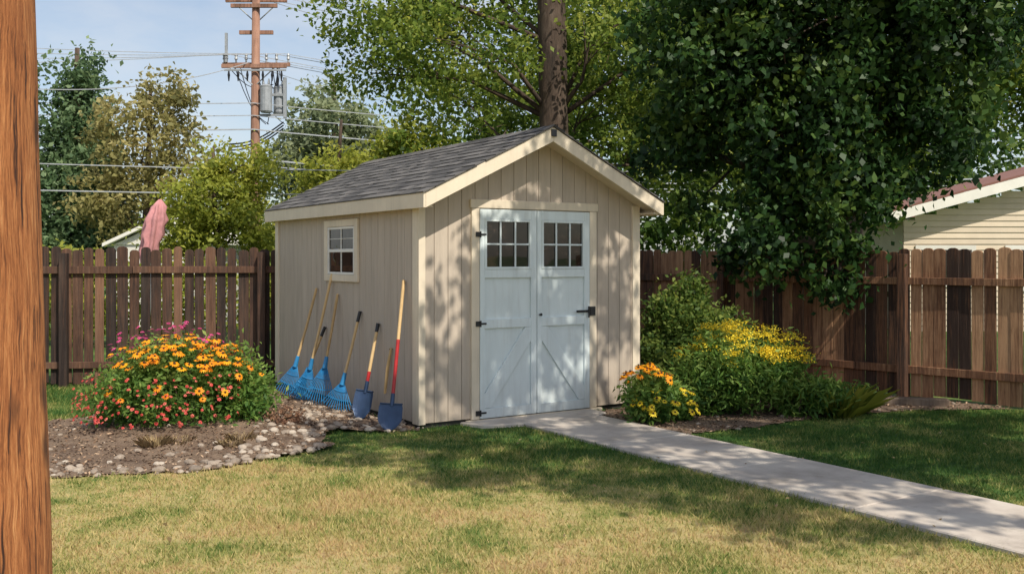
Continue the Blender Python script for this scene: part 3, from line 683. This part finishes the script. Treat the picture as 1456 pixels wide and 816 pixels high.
for (dx,dy) in ((.38,-.1),(.75,.2)):
    x=PX+dx; b.tube([(x,PY+dy,6.35),(x,PY+dy,6.4),(x,PY+dy,7.15),(x,PY+dy,7.2),(x,PY+dy,7.26)],[.17,.2,.2,.21,.10],14,1,.5)
    for q in (-.09,.09): b.tube([(x+q,PY+dy,7.22),(x+q,PY+dy,7.3),(x+q,PY+dy,7.45)],[.03,.045,.02],7,0,.5)
b.box(PX,PX+.95,PY-.03,PY+.03,6.9,6.98,0); b.box(PX-.02,PX+1.0,PY-.03,PY+.03,6.25,6.32,0); b.box(PX+.92,PX+1.02,PY-.05,PY+.05,6.2,7.5,0)
b.box(PX-.95,PX+1.05,PY-.22,PY-.18,7.68,7.74,0)
for f in (-.8,-.5,-.2,.3,.6,.9): b.tube([(PX+f,PY-.2,7.7),(PX+f,PY-.2,7.55),(PX+f,PY-.2,7.50),(PX+f,PY-.2,7.35)],[.02,.05,.04,.02],6,2,.5)
b.tube([(PX-.9,PY,8.1),(PX-.95,PY,8.5),(PX-.93,PY,8.9)],[.03,.05,.03],6,0,.5); b.box(PX-.98,PX-.9,PY-.04,PY+.04,8.0,8.95,0)
for k in range(11):
    x0=PX+random.uniform(-1,1); x1=PX+random.uniform(.0,.95); z0=7.95;z1=7.3 if k<7 else 6.0
    b.tube([(x0+(x1-x0)*f,PY+.1,z0+(z1-z0)*f-.4*math.sin(math.pi*f)) for f in np.linspace(0,1,8)],.016,4,2,.5)
for k in range(3): b.tube([(PX-.9+f,PY+.1,5.35-.1*k-.2*math.sin(1.75*f)+.4*f) for f in np.linspace(0,1.8,9)],.025,5,2,.5)
b.obj('transformers_and_hardware',[M_grey,M_grey,M_black],parent=up)
b=B()
def wire(p,q,sag,r=.014):
    pts=[(p[0]+(q[0]-p[0])*f,p[1]+(q[1]-p[1])*f,p[2]+(q[2]-p[2])*f-sag*4*f*(1-f)) for f in np.linspace(0,1,25)]; b.tube(pts,r,4,0,.5,cap=False)
for k,f in enumerate((-.95,-.3,.6,.95)):
    wire((-32,30-k*.5,10.5+k*.45),(PX+f,PY+.14,10.4),.6,.013); wire((PX+f,PY+.14,10.4),(18,38,9.9+k*.5),1.2,.013)
    wire((-32,30-k*.5,8.3+k*.4),(PX+f,PY+.14,8.3),.5,.013); wire((PX+f,PY+.14,8.3),(18,37,6.9+k*.45),.9,.013)
for z,r in ((5.85,.026),(4.9,.034),(4.70,.022),(6.7,.018),(6.3,.018)):
    wire((-32,30,z+.7),(PX,PY-.17,z-.05),.35,r); wire((PX,PY-.17,z-.05),(18,36,z-.3),.5,r)
wire((-3,70,13),(PX-.3,PY+.1,8.0),.8,.013); wire((2,60,15),(PX+.5,PY+.1,10.0),.8,.013); wire((-12,22,5.5),(PX-.2,PY,8.0),.4,.016); wire((6,50,13),(PX+.8,PY+.1,8.0),1.2,.013)
wire((-20,18.6,3.95),(4.6,21.5,3.55),.25,.014); wire((-20,18.6,3.35),(4.6,21.5,3.1),.25,.016)
b.obj('power_lines',[M_wire],normals=False)

# ---------------- neighbour houses ----------------
nh=empty('neighbour_house'); HY=22.0; X0=8.75; rs=.27
roofz=lambda x: 2.42+rs*(x-8.3)
b=B(); z=0
while z<4.6:
    xs=max(X0,(z+.14-2.42)/rs+8.3); 
    b.add([(xs,HY-.022,z),(20,HY-.022,z),(20,HY,z+.14),(xs,HY,z+.14),(xs,HY+.1,z),(20,HY+.1,z)],[(0,1,2,3),(0,1,5,4)],0); z+=.13
b.box(X0,X0+.05,HY+.02,HY+8,0,2.45,0); b.box(X0+.05,20,HY+.06,HY+.1,0,2.5,0)
b.obj('lap_siding_walls',[M_lap],parent=nh)
b=B(); 
b.prism([(8.3,2.42),(20,roofz(20)),(20,roofz(20)+.22),(8.3,2.64)],HY-.45,HY-.40,'y',0)
b.prism([(8.3,2.42),(20,roofz(20)),(20,roofz(20)+.03),(8.3,2.45)],HY-.40,HY+.0,'y',0)
b.box(8.24,8.30,HY-.45,HY+8,2.42,2.62,0)
b.box(9.0,10.35,HY-.06,HY-.025,1.0,1.92,0); b.box(11.0,12.3,HY-.06,HY-.025,.9,1.92,0)
b.obj('fascia_and_trim',[M_whitep],parent=nh)
b=B(); b.box(9.1,10.25,HY-.065,HY-.061,1.08,1.82,0); b.box(11.1,12.2,HY-.065,HY-.061,1.0,1.82,0); b.obj('window_panes',[M_glass],parent=nh)
b=B(); b.prism([(8.3,2.645),(20,roofz(20)+.225),(20,roofz(20)+.26),(8.25,2.68)],HY-.44,HY+3,'y',0)
b.prism([(8.9,2.7),(9.4,3.05),(10.2,3.2),(10.6,2.7)],HY+3.5,HY+6,'y',0)
b.obj('roof',[M_redshingle],parent=nh)
wb=empty('white_garage'); b=B(); b.box(-9.3,-6.9,23,25.5,0,1.95,0); b.obj('walls',[M_whitep],parent=wb)
b=B(); b.prism([(-9.5,1.9),(-8.1,2.55),(-6.7,1.95),(-6.7,2.02),(-8.1,2.63),(-9.5,1.98)],22.8,25.7,'y',0); b.obj('roof',[M_whitep],parent=wb)
b=B(); b.prism([(-9.3,1.95),(-6.9,1.95),(-8.1,2.5)],22.96,23.05,'y',0); b.obj('gable',[M_whitep],parent=wb)
ub=empty('folded_patio_umbrella'); b=B(); ux,uy=-6.42,17.6
b.tube([(ux-.1,uy,0),(ux+.05,uy,2.6)],.02,8,0,.5); b.obj('pole',[M_grey],parent=ub)
b=B(); rows=[(1.55,.08),(1.75,.15),(1.9,.13),(2.05,.17),(2.2,.15),(2.32,.17),(2.45,.12),(2.55,.11),(2.62,.06),(2.68,.02)]; vs=[];fs=[];n=36
for i,(z,r) in enumerate(rows):
    for k in range(n):
        a=2*math.pi*k/n; rr=r*(1+.28*math.cos(7*a+z*4)+.10*math.sin(z*22+3*a)); vs.append((ux-.02+(z-2)*.22+rr*math.cos(a),uy+rr*math.sin(a),z))
for i in range(len(rows)-1):
    for k in range(n): fs.append((i*n+k,i*n+(k+1)%n,(i+1)*n+(k+1)%n,(i+1)*n+k))
b.add(vs,fs,0,.5); b.obj('canopy',[M_pink],parent=ub,smooth=True)

# ---------------- light, world, camera ----------------
w=bpy.data.worlds.new('World'); scene.world=w; w.use_nodes=True; nt=w.node_tree; nt.nodes.clear()
o=nt.nodes.new('ShaderNodeOutputWorld'); bg=nt.nodes.new('ShaderNodeBackground'); sk=nt.nodes.new('ShaderNodeTexSky'); sk.sky_type='NISHITA'
sk.sun_disc=False; sk.sun_elevation=math.radians(ELEV); sk.sun_rotation=math.atan2(SH[0],SH[1]); sk.air_density=1.0; sk.dust_density=1.5; sk.ozone_density=1.0
cv=coords(nt,(1,1,2.6),'Generated'); cn=noise(nt,cv,2.2,7,.6)
c=mixc(nt,mapr(nt,cn,.44,.72,.15,.80),sk.outputs[0],(5.4,5.6,5.9))
bg.inputs[1].default_value=.145; nt.links.new(c,bg.inputs[0]); nt.links.new(bg.outputs[0],o.inputs[0])
s=bpy.data.lights.new('sun','SUN'); s.energy=5.0; s.angle=math.radians(.55); s.color=(1,.93,.80)
so=bpy.data.objects.new('sun',s); scene.collection.objects.link(so)
ce=math.cos(math.radians(ELEV)); hn=math.hypot(*SH); S=Vector((SH[0]/hn*ce,SH[1]/hn*ce,math.sin(math.radians(ELEV))))
so.rotation_euler=S.to_track_quat('Z','Y').to_euler(); so.location=S*30
cam=bpy.data.cameras.new('camera'); co=bpy.data.objects.new('camera',cam); scene.collection.objects.link(co)
co.location=(0,0,1.62); co.rotation_euler=(math.radians(90),0,0); cam.lens=34.6; cam.sensor_width=36; cam.shift_y=-.0275; cam.clip_end=2000; cam.clip_start=.05
scene.camera=co
scene.view_settings.view_transform='Standard'; scene.view_settings.look='None'; scene.view_settings.exposure=0
